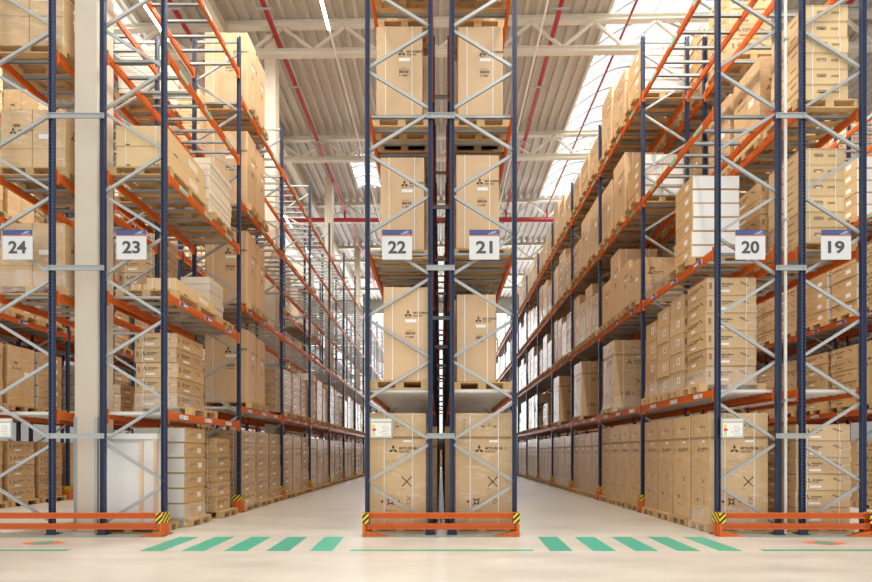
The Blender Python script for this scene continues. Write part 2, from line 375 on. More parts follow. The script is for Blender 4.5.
def beam_mesh():
    mb = MB(); L = BAY - .10
    mb.box(-.025, .025, 0.02, L - .02, -.125, 0, 'orange'); mb.box(-.031, .031, .02, L - .02, -.05, -.036, 'orange'); mb.box(-.031, .031, .02, L - .02, -.10, -.09, 'orange')
    return mb.mesh('beam')
BEAMM = beam_mesh()
def conn_mesh():
    mb = MB(); mb.box(-.034, .034, 0, .03, -.2, .04, 'orange', .004)
    for z in (-.16, -.1, -.04): mb.tube((-.04, .015, z), (.04, .015, z), .008, 'orange', 6)
    return mb.mesh('beam_connector')
CONNM = conn_mesh()
def bar_mesh(w):
    mb = MB(); mb.box(-w / 2, w / 2, -.022, .022, -.004, 0, 'galv'); mb.box(-w / 2, w / 2, -.022, -.018, -.045, 0, 'galv'); mb.box(-w / 2, w / 2, .018, .022, -.045, 0, 'galv')
    for s in (-1, 1): mb.box(s * w / 2 - .012, s * w / 2 + .012, -.03, .03, -.06, .004, 'galv')
    return mb.mesh('support_bar')
def deck_mesh(w):
    mb = MB(); L = BAY - .14; n = 14
    for i in range(n):
        y = L * i / n; mb.box(-w / 2, w / 2, y, y + L / n - .02, -.02, 0, 'deck'); mb.box(-w / 2, w / 2, y, y + .03, -.05, -.02, 'deck')
    return mb.mesh('deck_panel')
def loclabel_mesh(k):
    mb = MB(); mb.box(-.003, .003, -.13, .13, -.035, .035, 'tape'); s = {'g': 'labelgreen', 'b': 'labelblue', 's': 'labelsky'}[k]
    for sx in (-.0045, .0045):
        x = (sx - .0005, sx + .0005)
        if k == 'g': mb.box(*x, -.12, .12, -.03, .03, s)
        elif k == 'b': mb.box(*x, -.12, .12, -.032, .032, s); mb.box(sx * 1.2 - .0003, sx * 1.2 + .0003, -.02, .1, -.014, .014, 'tape')
        else: mb.box(*x, -.11, -.01, -.026, .026, s); mb.box(*x, .03, .10, -.01, .02, s)
    return mb.mesh('location_label')
LOCM = {k: loclabel_mesh(k) for k in 'gbs'}

def place_parts(root, items, cap, name):
    """items: (mesh, local location) - nearest `cap` become parts, the rest one stuff part"""
    items = sorted(items, key=lambda t: (Vector((root.location.x, 0, 0)) + Vector(t[1]) - Vector((0, -CD, CH))).length)
    out = []
    for me, loc in items[:cap]: out.append((obj(name, me, root, loc), loc))
    if len(items) > cap:
        mb = MB()
        for me, loc in items[cap:]: mb.add(me, Matrix.Translation(loc))
        tag(obj(name, mb.mesh(name), root), 'more of the same further down the rack', kind='stuff')
    return out
RACKLABEL = {
 '25': 'pallet rack partly seen past the left side, beyond the aisle behind sign 24',
 '24': 'blue and orange pallet rack carrying the sign numbered 24',
 '23': 'blue and orange pallet rack carrying the sign numbered 23, beside the cream column',
 '22': 'blue and orange pallet rack carrying the sign numbered 22, lining the left aisle',
 '21': 'blue and orange pallet rack carrying the sign numbered 21, lining the right aisle',
 '20': 'blue and orange pallet rack carrying the sign numbered 20',
 '19': 'blue and orange pallet rack carrying the sign numbered 19',
 '26': 'pallet rack glimpsed behind the outer left rack, back to back with it',
 '17': 'pallet rack glimpsed behind the outer right rack, back to back with it',
 '18': 'pallet rack seen through the frames of rack 19, across the next aisle'}
RO = {}
for rk, (x0, x1, side, b0, b1) in RACKS.items():
    cx = (x0 + x1) / 2; w = x1 - x0
    root = empty('pallet_rack', (cx, 0, 0), label=RACKLABEL[rk], cat='pallet rack', group='rows of blue and orange pallet racking'); RO[rk] = root
    inner, outer = (-w / 2, w / 2) if side > 0 else (w / 2, -w / 2)
    braces = []; up = BAY and 1.366
    ins, outs = inner + side * .06, outer - side * .06
    bm = [brace_mesh(ins, outs, 0, .60), brace_mesh(outs, ins, 0, .60)]
    hb = brace_mesh(ins, outs, 0, 0)
    for i in range(b0, b1 + 1):
        Y = i * BAY
        for sgn, xx in ((1, -w / 2), (-1, w / 2)):
            p = obj('upright_post', POSTM[sgn], root, (xx, Y, 0)); obj('foot_plate', FOOTM, p, (sgn * .0375, 0, 0))
        for k in range(8):
            z = .16 + 1.366 * k
            if z + .64 < TOP: braces.append((bm[0], (0, Y + .05, z + .04)))
            if z + 1.32 < TOP: braces.append((bm[1], (0, Y + .05, z + .683 + .04)))
        braces.append((hb, (0, Y + .05, TOP - .09))); braces.append((hb, (0, Y + .05, .10)))
    place_parts(root, braces, 100, 'brace')
    bars = []; barm = bar_mesh(w - .06); dm = deck_mesh(w - .07)
    for i in range(b0, b1):
        Y = i * BAY + .10; lv = levels(rk, i)
        for li, z in enumerate(lv):
            if z == 0: continue
            for sx in (-1, 1):
                b = obj('beam', BEAMM, root, (sx * (w / 2 - .035), Y, z))
                if i < 5:
                    for yy in (0.0, BAY - .13): obj('beam_connector', CONNM, b, (0, yy, 0))
                if sx == side and i < 4:
                    k = 's' if li == 1 else ('b' if li == 2 else 'g')
                    if rk in ('24', '23') and li == 5: k = 'g'
                    for q in range(3): obj('location_label', LOCM[k], b, (sx * .034, .45 + q * .85, -.065))
            if li == 1: obj('deck_panel', dm, root, (0, Y + .02, z - .002))
            else:
                for q in range(8): bars.append((barm, (0, Y + .17 + q * .335, z + .001)))
    place_parts(root, bars, 100, 'support_bar')
# row spacers between back-to-back racks (parts of the right-hand rack)
for rk, other in (('21', '22'), ('23', '24'), ('19', '20')):
    xa = RACKS[other][1] - .10; xb = RACKS[rk][0] + .08; cx = (RACKS[rk][0] + RACKS[rk][1]) / 2
    mb = MB(); mb.box(xa - cx, xb - cx, -.012, 0, -.042, .042, 'galv'); mb.box(xa - cx, xb - cx, -.025, -.012, .03, .042, 'galv'); mb.box(xa - cx, xb - cx, -.025, -.012, -.042, -.03, 'galv')
    for x in (xa - cx + .05, xb - cx - .05): mb.tube((x, -.03, 0), (x, 0, 0), .012, 'galv', 6)
    me = mb.mesh('row_spacer')
    for i in range(0, 11):
        for z in (1.62, 4.37, 6.86, 9.33):
            o = obj('row_spacer', me, RO[rk], (0, i * BAY - .002, z))

# ------------------------------------------------------------------ loads
ITEMS = []      # (kind, object)
FLOORN = {0: 'floor level', 1: 'first shelf', 2: 'second shelf', 3: 'third shelf', 4: 'fourth shelf', 5: 'top shelf'}
DESC = {'tall': ('tall_carton', 'smooth brown carton with white straps'), 'lid': ('lidded_carton', 'large carton with dark lid seam'), 'plain': ('wrapped_carton', 'large plain wrapped carton'),
        'box': ('carton', 'printed brown carton'), 'crate': ('hand_hole_carton', 'hand-hole carton'), 'white': ('white_faced_carton', 'white-faced carton'), 'flat': ('flat_carton', 'thin cream carton'),
        'low': ('long_carton', 'long tan carton'), 'dark': ('carton', 'dull brown carton')}
CNT = {}
def where(rk, lv, bay, Y):
    return f'{RNAME[rk]}, {FLOORN[lv]}, {ORD[bay + 1]} bay'
def posname(rk, lv, bay):
    CNT[(rk, lv, bay)] = CNT.get((rk, lv, bay), 0) + 1
    return ORD[CNT[(rk, lv, bay)]] + ' from front'
def load(rk, bay, lv, y, style, h, n=1, w=None, d=.8, xc=None, skirt=False, pal=True, pw=1.2, pd=None, jit=.012):
    x0, x1, side, _, _ = RACKS[rk]; cx = (x0 + x1) / 2; z = levels(rk, bay)[lv] + .002
    xc = cx if xc is None else xc; w = w or .95
    pd = pd or max(d, .6); slot = posname(rk, lv, bay); wh = where(rk, lv, bay, y)
    if pal:
        o = obj('pallet', pallet_mesh(pw, pd), None, (cx, y, z))
        tag(o, f'wooden pallet, {wh}, {slot}', 'pallet', 'wooden pallets under the loads'); ITEMS.append(('pallet', o))
        z += .146
    kn, ds = DESC[style]; hh = h / n
    for i in range(n):
        j = jit if n > 1 else 0
        o = obj(kn, carton(style, w, d, hh - .004), None, (xc + random.uniform(-j, j), y + (pd - d) / 2 + random.uniform(-j, j) * .5, z + i * hh), random.uniform(-.008, .008))
        lab = f'{ds}, {ORD[i + 1]} layer up, {wh}, {slot}' if n > 1 else f'{ds}, {wh}, {slot}'
        tag(o, lab, 'carton', ds.replace('carton', 'cartons', 1))
        ITEMS.append((kn, o))
        if n == 1 and style in ('tall', 'lid') and bay < 3:
            for u in ((.2, .78) if style == 'tall' else (.26, .76)): obj('strap', strap_mesh(round(w, 2), round(d, 2), round(hh - .004, 3), u), o)
    if skirt:
        r = random.Random(int(y * 100) + lv); mb = MB(); N = 40; x_0, x_1, y_0, y_1 = xc - w / 2 - .006, xc + w / 2 + .006, y - .006 + (pd - d) / 2, y + d + .006 + (pd - d) / 2
        per = []
        for q in range(N):
            t = q / N * 4; s_, f = int(t), t - int(t)
            per.append([(x_0 + (x_1 - x_0) * f, y_0, 0, -1), (x_1, y_0 + (y_1 - y_0) * f, 1, 0), (x_1 - (x_1 - x_0) * f, y_1, 0, 1), (x_0, y_1 - (y_1 - y_0) * f, -1, 0)][s_])
        R = []
        for (dz, fl) in ((.26, 0), (.14, .004), (.03, .015), (-.12, .05)):
            R.append([(px + nx * (fl + r.uniform(0, fl * .8)), py + ny * (fl + r.uniform(0, fl * .8)), z + dz + r.uniform(-.01, .02)) for px, py, nx, ny in per])
        for a in range(3):
            for q in range(N): mb.face([R[a][q], R[a][(q + 1) % N], R[a + 1][(q + 1) % N], R[a + 1][q]], 'film')
        tag(obj('stretch_film', mb), f'clear stretch film round load base, {wh}, {slot}', 'stretch film', 'loose stretch film tails')
    return z

# --- rack 22 / 21 end faces
load('22', 0, 0, .22, 'lid', 1.87, w=.95, xc=-.73, d=.85, pw=1.05)
load('22', 0, 1, .10, 'tall', 1.55, w=.74, xc=-.585, d=.8, pw=1.0)
load('22', 0, 2, .48, 'tall', 1.62, w=.76, xc=-.675, d=.8, pw=1.05)
load('22', 0, 3, .52, 'tall', 1.61, w=.80, xc=-.73, d=.8, pw=1.05)
load('21', 0, 0, .22, 'lid', 1.87, w=.95, xc=.72, d=.85, pw=1.05)
load('21', 0, 1, .25, 'tall', 1.48, w=.66, xc=.60, d=.8, pw=1.0)
load('21', 0, 2, .42, 'tall', 1.62, w=.74, xc=.635, d=.8, pw=1.05)
load('21', 0, 3, .52, 'tall', 1.60, w=.78, xc=.69, d=.8, pw=1.05)
for rk in ('22', '21'):
    for b in range(0, 11):
        for lv in range(5):
            for s in range(3):
                if b == 0 and s == 0 and lv < 4: continue
                if b > 2 and random.random() < .2: continue
                y = b * BAY + .14 + s * .88
                if b == 0 and s == 1: y += .18
                if b == 0 and s == 2: y += .06
                sg = RACKS[rk][2]; st = random.choice(('tall', 'lid', 'plain', 'box'))
                # keep the sides towards the aisle free where the photo shows daylight past the end loads
                load(rk, b, lv, y, st, random.choice((1.5, 1.6, 1.7)), 5 if st == 'box' else 1, w=.98 if lv == 0 else .78, d=.76, xc=(RACKS[rk][0] + RACKS[rk][1]) / 2 - sg * (.13 if lv == 0 else .06), pw=1.05, pd=.8)
# --- rack 20
for q in range(4): load('20', 0, 0, .20 + q * .635, 'lid', 1.87, w=.98, d=.58, xc=5.02, pw=1.15, pd=.6, skirt=(q < 1))
load('20', 0, 1, .42, 'box', 1.84, 6, w=.86, d=.62, xc=5.03, skirt=True, pd=.66, pw=1.15)
for q, (hh, st) in enumerate(((1.80, 'box'), (1.75, 'box'), (1.62, 'box'))): load('20', 0, 1, 1.14 + q * .55, st, hh, 5 - (q == 2), w=.86, d=.48, xc=5.0, skirt=True, pd=.5, pw=1.15)
load('20', 0, 2, .74, 'white', 1.52, 6, w=.86, d=.6, xc=5.0, pd=.8)
for b in range(1, 12):
    yb = b * BAY + .16
    if b % 4 == 3:
        for q in range(3): load('20', b, 0, yb + q * .87, 'lid', 1.8, w=1.0, d=.8, pw=1.15)
    else:
        for q in range(4): load('20', b, 0, yb + q * .64, 'lid', 1.87 if b % 2 else 1.8, w=1.0, d=.58, pw=1.15, pd=.6)
    if b <= 3: load('20', b, 1, b * BAY + 1.66, 'lid', 1.75, w=.98, d=.8, xc=5.0, skirt=(b == 1))
    elif b == 4: load('20', b, 1, yb + .9, 'box', .95, 3, w=.95, d=.8)
    else:
        for q in range(3): load('20', b, 1, yb + q * .88, random.choice(('plain', 'lid', 'box')), random.choice((1.1, 1.6)), 1, w=.95, d=.76)
    if b == 1:
        load('20', 1, 2, 2.94, 'plain', .93, w=.98, d=.74)
        load('20', 1, 3, 2.94, 'white', .95, 4, w=.98, d=.74); load('20', 1, 4, 2.94, 'white', 1.1, 4, w=.98, d=.74)
    for lv in (2, 3, 4):
        n = 4 if lv == 2 and b < 4 else 3
        for q in range(n):
            if b == 1 and q == 0: continue
            if b > 6 and random.random() < .15: continue
            dd = .58 if n == 4 else .74
            st = random.choice(('tall', 'plain', 'box', 'lid', 'plain')); hh = random.choice((1.15, 1.3, 1.45, 1.6, 1.7)) if lv < 4 else random.choice((1.0, 1.3, 1.6))
            load('20', b, lv, yb + q * (.64 if n == 4 else .88), st, hh, {'box': 5}.get(st, 1), w=.98, d=dd, pd=.6 if n == 4 else .8, pw=1.18)
# --- rack 19
load('19', 0, 0, .22, 'box', 1.68, 6, w=.92, d=.8, xc=6.45, pw=1.1)
load('19', 0, 2, .18, 'crate', 1.6, 6, w=.74, d=.75, xc=6.42, pw=1.1, pd=.8)
load('19', 0, 3, .08, 'crate', 1.58, 6, w=.74, d=.75, xc=6.40, pw=1.1, pd=.8)
for b in range(0, 7):
    for lv in range(5):
        for q in range(3):
            if b == 0 and ((q == 0 and lv in (0, 2, 3)) or lv == 1): continue
            if b == 0 and lv == 4 and q == 0: continue
            if random.random() < (.1 if b < 3 else .3): continue
            st = random.choice(('box', 'box', 'plain', 'crate', 'dark'))
            load('19', b, lv, b * BAY + .14 + q * .89, st, 1.55, 1 if st == 'plain' else 5, w=.86, d=.76, xc=6.38, pw=1.1, pd=.8)
# --- rack 23
load('23', 0, 1, .85, 'box', 1.36, 5, w=.76, d=.95, xc=-5.20, skirt=True, pw=1.05, pd=.95)
load('23', 0, 3, .17, 'low', .68, 2, w=.84, d=1.25, xc=-5.03, pw=1.05, pd=1.25)
load('23', 0, 3, 1.62, 'flat', 1.08, 9, w=.9, d=.95, xc=-5.06, pd=.95, pw=1.1)
load('23', 0, 2, .35, 'low', .22, 1, w=.5, d=1.4, xc=-4.83, pw=1.05, pd=1.5)
for st_x in (-5.36, -5.15):
    o = obj('small_box', carton('low', .19, .3, .16), None, (st_x, .55, 4.15)); tag(o, 'small tan box on a pallet behind the sign numbered 23, ' + ('nearer the column' if st_x < -5.3 else 'beside the long carton'), 'carton', 'small tan boxes on the pallet above sign 23')
load('23', 0, 2, 2.0, 'flat', .85, 6, w=.6, d=.6, xc=-5.1, pw=1.0)
load('23', 0, 0, .76, 'white', 1.66, 6, w=.94, d=.7, xc=-5.10, pd=.74, skirt=True, pw=1.1)
load('23', 0, 0, 1.85, 'box', 1.5, 5, w=.9, d=.6, xc=-5.06, pd=.7)
for lv, hh in ((1, 1.7), (2, 1.7), (3, 1.72), (4, 1.68)):
    load('23', 1, lv, 3.28, 'tall', hh, w=1.0, d=.5, xc=-5.06, pd=.52); load('23', 1, lv, 3.85, 'tall', hh - .06, w=1.0, d=.5, xc=-5.06, pd=.52)
for b in range(1, 12):
    for q in range(3):
        st = 'box' if b == 1 else random.choice(('box', 'lid', 'plain', 'box'))
        load('23', b, 0, b * BAY + .16 + q * .88, st, 1.72, 6 if st == 'box' else 1, w=1.0, d=.76, skirt=(b == 1 and q == 0), pd=.8)
        if b >= 2:
            if b > 6 and random.random() < .3: continue
            st = 'box' if b == 2 else random.choice(('plain', 'white', 'lid', 'box')); hh = 1.25 if b == 2 else random.choice((1.3, 1.5, 1.6))
            load('23', b, 1, b * BAY + .16 + q * .88, st, hh, 6 if st in ('box', 'white') else 1, w=.95, d=.7, pd=.8)
# --- rack 24
load('24', 0, 4, .12, 'plain', 1.55, w=1.14, d=.9, xc=-6.90, pw=1.2, pd=1.0)
load('24', 0, 3, .18, 'plain', 1.0, w=1.08, d=.9, xc=-6.90, pw=1.2, pd=1.0)
load('24', 0, 2, .18, 'plain', 1.08, w=1.08, d=.9, xc=-6.90, pw=1.2, pd=1.0, skirt=True)
load('24', 0, 1, 1.7, 'box', .56, 3, w=.8, d=.6, xc=-6.9, pd=.8, pw=1.1)
for b in range(0, 6):
    for lv in range(5):
        for q in range(3):
            if b == 0 and (q == 0 or lv in (0, 1)): continue
            if random.random() < (.15, .35, .4, .6, .72)[lv]: continue
            if b == 0 and lv in (3, 4): continue
            st = random.choice(('box', 'plain', 'box', 'flat', 'dark'))
            load('24', b, lv, b * BAY + .16 + q * .88, st, random.choice((1.1, 1.5)), {'plain': 1, 'flat': 9}.get(st, 5), w=.95, d=.74, pd=.8, pw=1.15)
# --- outer racks
for rk in ('25', '18', '26', '17'):
    for b in range(1, 8):
        for lv in range(5):
            for q in range(3):
                if random.random() < (.06 if lv < 3 else .35): continue
                st = random.choice(('box', 'plain', 'white', 'dark'))
                load(rk, b, lv, b * BAY + .16 + q * .88, st, 1.5, 1 if st == 'plain' else 5, w=.95, d=.74, pd=.8)

# white framed crate on the floor in rack 23, first slot
cr = empty('framed_crate', (-5.27, .20, .15), label='tall white panel crate with timber edge posts on the floor of rack 23', cat='crate')
mb = MB(); mb.box(-.45, .45, .03, .31, 0, 1.42, 'cardwhite', .01); obj('panel', mb, cr)
for x in (-.49, .19, .43):
    mb = MB(); mb.box(x, x + .055, 0, .05, 0, 1.46, 'pinkwood', .005); obj('timber_post', mb, cr)
mb = MB(); mb.box(-.50, .50, -.01, .33, 1.42, 1.52, 'cardwhite', .01); mb.box(-.30, .26, -.014, -.008, 1.385, 1.425, 'grey'); obj('cap', mb, cr)
o = obj('pallet', pallet_mesh(1.1, .52), None, (-5.20, .10, .002)); tag(o, 'wooden pallet under the white framed crate in rack 23', 'pallet', 'wooden pallets under the loads'); ITEMS.append(('pallet', o))

# film tail hanging off the load on rack 22's first shelf
mb = MB(); r = random.Random(2); A = []; 
for i in range(10):
    t = i / 9; zt = 3.25 - t * .7; A.append(((-.965, .1 + .02 * i, zt), (-.965 - .26 * t ** 1.6 - r.uniform(0, .015), .06 + .03 * i, zt - .02)))
for i in range(9): mb.face([A[i][0], A[i][1], A[i + 1][1], A[i + 1][0]], 'film')
tag(obj('stretch_film', mb), 'tent-like film tail flaring out beside the carton on the first shelf of rack 22', 'stretch film', 'loose stretch film tails')

# ------------------------------------------------------------------ end barriers
def barrier(xa, xb, label):
    root = empty('end_barrier', (xa, -.12, 0), label=label, cat='rack barrier', group='orange double-rail barriers at the rack ends'); L = xb - xa
    for z0, z1 in ((.286, .378), (.114, .206)):
        mb = MB(); mb.box(.02, L - .02, -.01, .02, z0, z1, 'orange'); mb.box(.02, L - .02, -.04, -.01, z1 - .016, z1, 'orange'); mb.box(.02, L - .02, -.04, -.01, z0, z0 + .016, 'orange')
        rr = obj('rail', mb, root)
        for x in (.09, L - .09):
            b = MB(); b.tube((x, -.045, (z0 + z1) / 2), (x, -.01, (z0 + z1) / 2), .012, 'galv', 6); obj('bolt', b, rr)
    for e, s in ((0, 1), (L, -1)):
        mb = MB(); mb.box(min(e, e + s * .012), max(e, e + s * .012), -.07, .12, 0, .385, 'orange'); mb.box(min(e, e + s * .10), max(e, e + s * .10), .02, .035, 0, .385, 'orange')
        mb.box(min(e, e + s * .13), max(e, e + s * .13), -.07, .02, 0, .014, 'orange')
        mb.box(min(e, e + s * .05), max(e, e + s * .05), -.075, -.065, 0, .385, 'orange')
        # sloping foot gusset
        x0_, x1_ = e + s * .02, e + s * .42
        P = [(x0_, -.06, 0), (x1_, -.06, 0), (x0_, -.06, .10), (x0_, .03, 0), (x1_, .03, 0), (x0_, .03, .10)]
        b = len(mb.v); mb.v += P
        for q in ((0, 1, 2), (3, 5, 4), (0, 2, 5, 3), (1, 4, 5, 2), (0, 3, 4, 1)): mb.f.append(tuple(b + i for i in q)); mb.m.append(mb.mi('orange'))
        p = obj('end_post', mb, root)
        mb = MB(); mb.box(min(e, e + s * .10) - .001, max(e, e + s * .10), -.078, -.0755, .215, .385, 'hazard'); mb.box(e - .002 if s > 0 else e, e if s > 0 else e + .002, -.075, .12, .215, .385, 'hazard')
        obj('hazard_tape', mb, p)
barrier(-7.55, -4.45, 'orange double-rail barrier in front of racks 24 and 23')
barrier(-1.255, 1.255, 'orange double-rail barrier in front of racks 22 and 21')
barrier(4.45, 6.95, 'orange double-rail barrier in front of racks 20 and 19')

# post guards along the aisles
for rk, (x0, x1, side, b0, b1) in RACKS.items():
    xe = x1 if side > 0 else x0
    mb = MB(); a, b = (-.15, .03) if side > 0 else (-.03, .15)
    mb.box(a, b, -.035, -.025, 0, .40, 'orange'); q = b if side > 0 else a
    mb.box(q - .005, q + .005, -.035, .16, 0, .40, 'orange')
    xi = a if side > 0 else b; xo = xi - side * .22
    P = [(xi, -.05, 0), (xo, -.05, 0), (xi, -.05, .07), (xi, .0, 0), (xo, .0, 0), (xi, .0, .07)]
    bb = len(mb.v); mb.v += P
    for f_ in ((0, 1, 2), (3, 5, 4), (0, 2, 5, 3), (1, 4, 5, 2), (0, 3, 4, 1)): mb.f.append(tuple(bb + i for i in f_)); mb.m.append(mb.mi('orange'))
    gm = mb.mesh('guard_plate')
    mb = MB(); mb.box(a - .001, b + .001, -.038, -.0355, .26, .40, 'hazard'); mb.box(q - .008, q + .008, -.036, .158, .26, .40, 'hazard'); hm = mb.mesh('hazard_tape')
    for i in range(1, b1 + 1):
        if rk in ('24', '26', '17') or (rk in ('22', '21') and i > 6): continue
        g = empty('post_guard', (xe, i * BAY, 0), label=f'orange post guard with striped tape, {RNAME[rk]}, {ORD[i + 1]} post from the front', cat='post guard', group='orange post guards along the aisles')
        obj('guard_plate', gm, g); obj('hazard_tape', hm, g)

# ------------------------------------------------------------------ signs
def sign(n, px, rack):
    S = 61.0 * 7.54 / 7.49; x0 = (px - VX) / S; w = .487; z0 = CH + (HY - 260) / S; h = .482
    root = empty('number_sign', (x0, -.065, z0), label=f'square white and navy aisle sign showing the number {n}', cat='sign', group='aisle number signs')
    mb = MB(); mb.box(0, w, -.004, .004, 0, h, 'signwhite', .001); obj('board', mb, root)
    T = lambda u, v, e=-.006: (u, e, v)
    mb = MB(); mb.box(0, w, -.0065, -.004, h * .81, h, 'navy'); hd = obj('header_band', mb, root)
    mb = MB(); mb.box(0, w, -.0065, -.004, h * .79, h * .81, 'signorange'); obj('orange_line', mb, root)
    mb = MB(); P, tw = text_polys(n, .03); dh = .205; sx = .29 / tw if n != '21' and n != '19' else .27 / tw
    for p in P: mb.face([(w / 2 - tw * sx / 2 + x * sx, -.0068, h * .2 + y * dh) for x, y in p], 'digit')
    obj('number', mb, root)
    mb = MB(); U, V = w * .60, h * .845; E = -.0075
    for pts in ([(0, .0), (.10, .012), (.17, .034), (.09, .020)], [(.06, .018), (.085, .036), (.094, .034), (.08, .018)], [(.10, .026), (.125, .048), (.133, .045), (.115, .026)]):
        mb.face([(U + a, E, V + .012 + b) for a, b in pts], 'signwhite')
    mb.box(U + .01, U + .17, E, -.0065, V, V + .006, 'signwhite')
    obj('wing_emblem', mb, root)
    for x in (.06, w - .06):
        mb = MB(); mb.box(x - .012, x + .012, .004, .03, .05, h - .05, 'galv'); obj('bracket', mb, root)
for n, px in (('24', 3.6), ('23', 117.2), ('22', 382.2), ('21', 469.2), ('20', 734.6), ('19', 820.2)): sign(n, px, n)
def board(px, label):
    S = 61.3; x0 = (px - VX) / S; z0 = CH + (HY - 438.5) / S
    root = empty('document_holder', (x0, -.05, z0), label=label, cat='info board', group='grey document holders on the rack ends')
    mb = MB(); mb.box(0, .37, -.006, .012, 0, .33, 'grey', .004); obj('frame', mb, root)
    mb = MB(); mb.box(.025, .345, -.009, -.006, .03, .255, 'tape'); mb.box(.02, .35, -.010, -.006, .275, .315, 'cream'); sh = obj('paper', mb, root)
    for k, (a, b, c, d) in (('yellow', (.035, .085, .17, .23)), ('redlabel', (.04, .10, .12, .165)), ('labelsky', (.04, .09, .085, .115)), ('yellow', (.035, .09, .04, .08)), ('yellow', (.15, .18, .09, .12))):
        mb = MB(); mb.box(a, b, -.0105, -.009, c, d, k); obj('sticker', mb, sh)
    mb = MB()
    for q in range(6): mb.box(.2, .33 - (q % 3) * .02, -.010, -.009, .05 + q * .03, .055 + q * .03, 'inksoft')
    obj('print', mb, sh)
board(-9.5, 'grey document holder with yellow dot on the front of rack 24')
board(370, 'grey document holder with coloured stickers on the front of rack 22')
board(720.5, 'grey document holder with coloured stickers on the front of rack 20')

# ------------------------------------------------------------------ floor markings
def paint(name, pts, k, label, group=None, z=.003):
    mb = MB(); n = len(pts); b = 0
    mb.v += [(x, y, .0006) for x, y in pts] + [(x, y, z) for x, y in pts]
    mb.f.append(tuple(range(n, 2 * n))); mb.m.append(mb.mi(k))
    for i in range(n): j = (i + 1) % n; mb.f.append((i, j, n + j, n + i)); mb.m.append(0)
    o = obj(name, mb); tag(o, label, 'floor marking', group); return o
YA, YB = -.20, -1.25
for sname, s in (('left', -1), ('right', 1)):
    for i, x in enumerate((1.70, 2.29, 2.87, 3.45, 4.02)):
        x *= s; a = -.055 * s
        paint('crosswalk_stripe', [(x - .155 + a, YB), (x + .155 + a, YB), (x + .155, YA), (x - .155, YA)], 'green', f'green crossing stripe in the {sname} aisle mouth, {ORD[i + 1]} from racks 22 and 21', 'green crossing stripes')
for x0, x1, nm, yb in ((-8.2, -4.38, '24 and 23', (-8.2, -5.13)), (-1.27, 1.25, '22 and 21', (-1.25, 1.30)), (4.85, 8.2, '20 and 19', (4.42, 8.2))):
    if nm == '22 and 21': yb = (-1.25, 1.27)
    paint('floor_line', [(x0, YA - .03), (x1, YA - .03), (x1, YA + .01), (x0, YA + .01)], 'green', f'thin green floor line close to the barrier of racks {nm}', 'thin green floor lines')
    paint('floor_line', [(yb[0], YB), (yb[1], YB), (yb[1], YB + .09), (yb[0], YB + .09)], 'green', f'green floor line further out from racks {nm}', 'thin green floor lines')
for cx, nm in ((-5.93, 'in front of the cream column'), (5.72, 'in front of the thin white pipe')):
    root = empty('direction_marking', (cx, -.68, 0), label=f'green and orange double arrow floor sticker {nm}', cat='floor marking')
    for s in (-1, 1):
        mb = MB(); mb.face([(s * .34, 0, .0025), (s * .06, .16, .0025), (s * .1, .0, .0025), (s * .06, -.16, .0025)], 'signorange'); obj('arrow_tip', mb, root)
    mb = MB(); mb.face([(-.16, .0, .004), (0, -.17, .004), (.16, 0, .004), (0, .17, .004)], 'green'); obj('diamond', mb, root)

# ------------------------------------------------------------------ building
YF, YBK, XL, XR = -9.0, 38.0, -24.0, 22.0
mb = MB(); mb.box(XL, XR, YF, YBK, -.2, 0, 'floor'); tag(obj('floor', mb), kind='structure')
for nm, b in (('wall_left', (XL - .2, XL, 0, YBK)), ('wall_right', (XR, XR + .2, 0, YBK))):
    mb = MB(); mb.box(*b, 0, 16.8, 'wall')
    tag(obj(nm, mb), kind='structure')
mb = MB()
for a in ((XL, -13, 0, 16.3), (13, XR, 0, 17), (-13, 13, 0, 2.6), (-13, 13, 15.2, 16.8)): mb.box(a[0], a[1], YBK, YBK + .2, a[2], a[3], 'wall')
tag(obj('wall_back', mb), kind='structure')
wr = tag(obj('window_1', MB().mesh('w')), kind='structure'); mb = MB()
for i in range(14): mb.box(-13 + 2 * i - .05, -13 + 2 * i + .05, YBK, YBK + .15, 2.6, 15.2, 'steelcream')
for i in range(5): mb.box(-13, 13, YBK + .02, YBK + .13, 2.6 + 3.15 * i - .05, 2.6 + 3.15 * i + .05, 'steelcream')
obj('window_frame', mb, wr); mb = MB(); mb.box(-13, 13, YBK + .07, YBK + .08, 2.6, 15.2, 'glaze'); obj('window_pane', mb, wr)
RZ = lambda x: 16.55 + .02 * x
OPEN = [(5.85, 9.95, -9, 20.1), (-4.75, -3.35, 15.9, 18.7), (-12.3, -10.7, -9, 36)]
mb = MB(); P_ = .42; x = XL
def rib(mb, x, y0, y1):
    prof = [(0, 0), (.13, 0), (.17, .13), (.38, .13), (.42, 0)]
    for (a, za), (b, zb) in zip(prof, prof[1:]):
        mb.face([(x + a, y0, RZ(x + a) + za), (x + b, y0, RZ(x + b) + zb), (x + b, y1, RZ(x + b) + zb), (x + a, y1, RZ(x + a) + za)], 'roof')
while x < XR:
    segs = [(YF, YBK)]
    for a, b, y0, y1 in OPEN:
        if a < x + .21 < b:
            ns = []
            for s0, s1 in segs:
                if y0 > s0: ns.append((s0, y0))
                if y1 < s1: ns.append((y1, s1))
            segs = ns
    for s0, s1 in segs: rib(mb, x, s0, s1)
    x += P_
tag(obj('ceiling', mb), kind='structure')
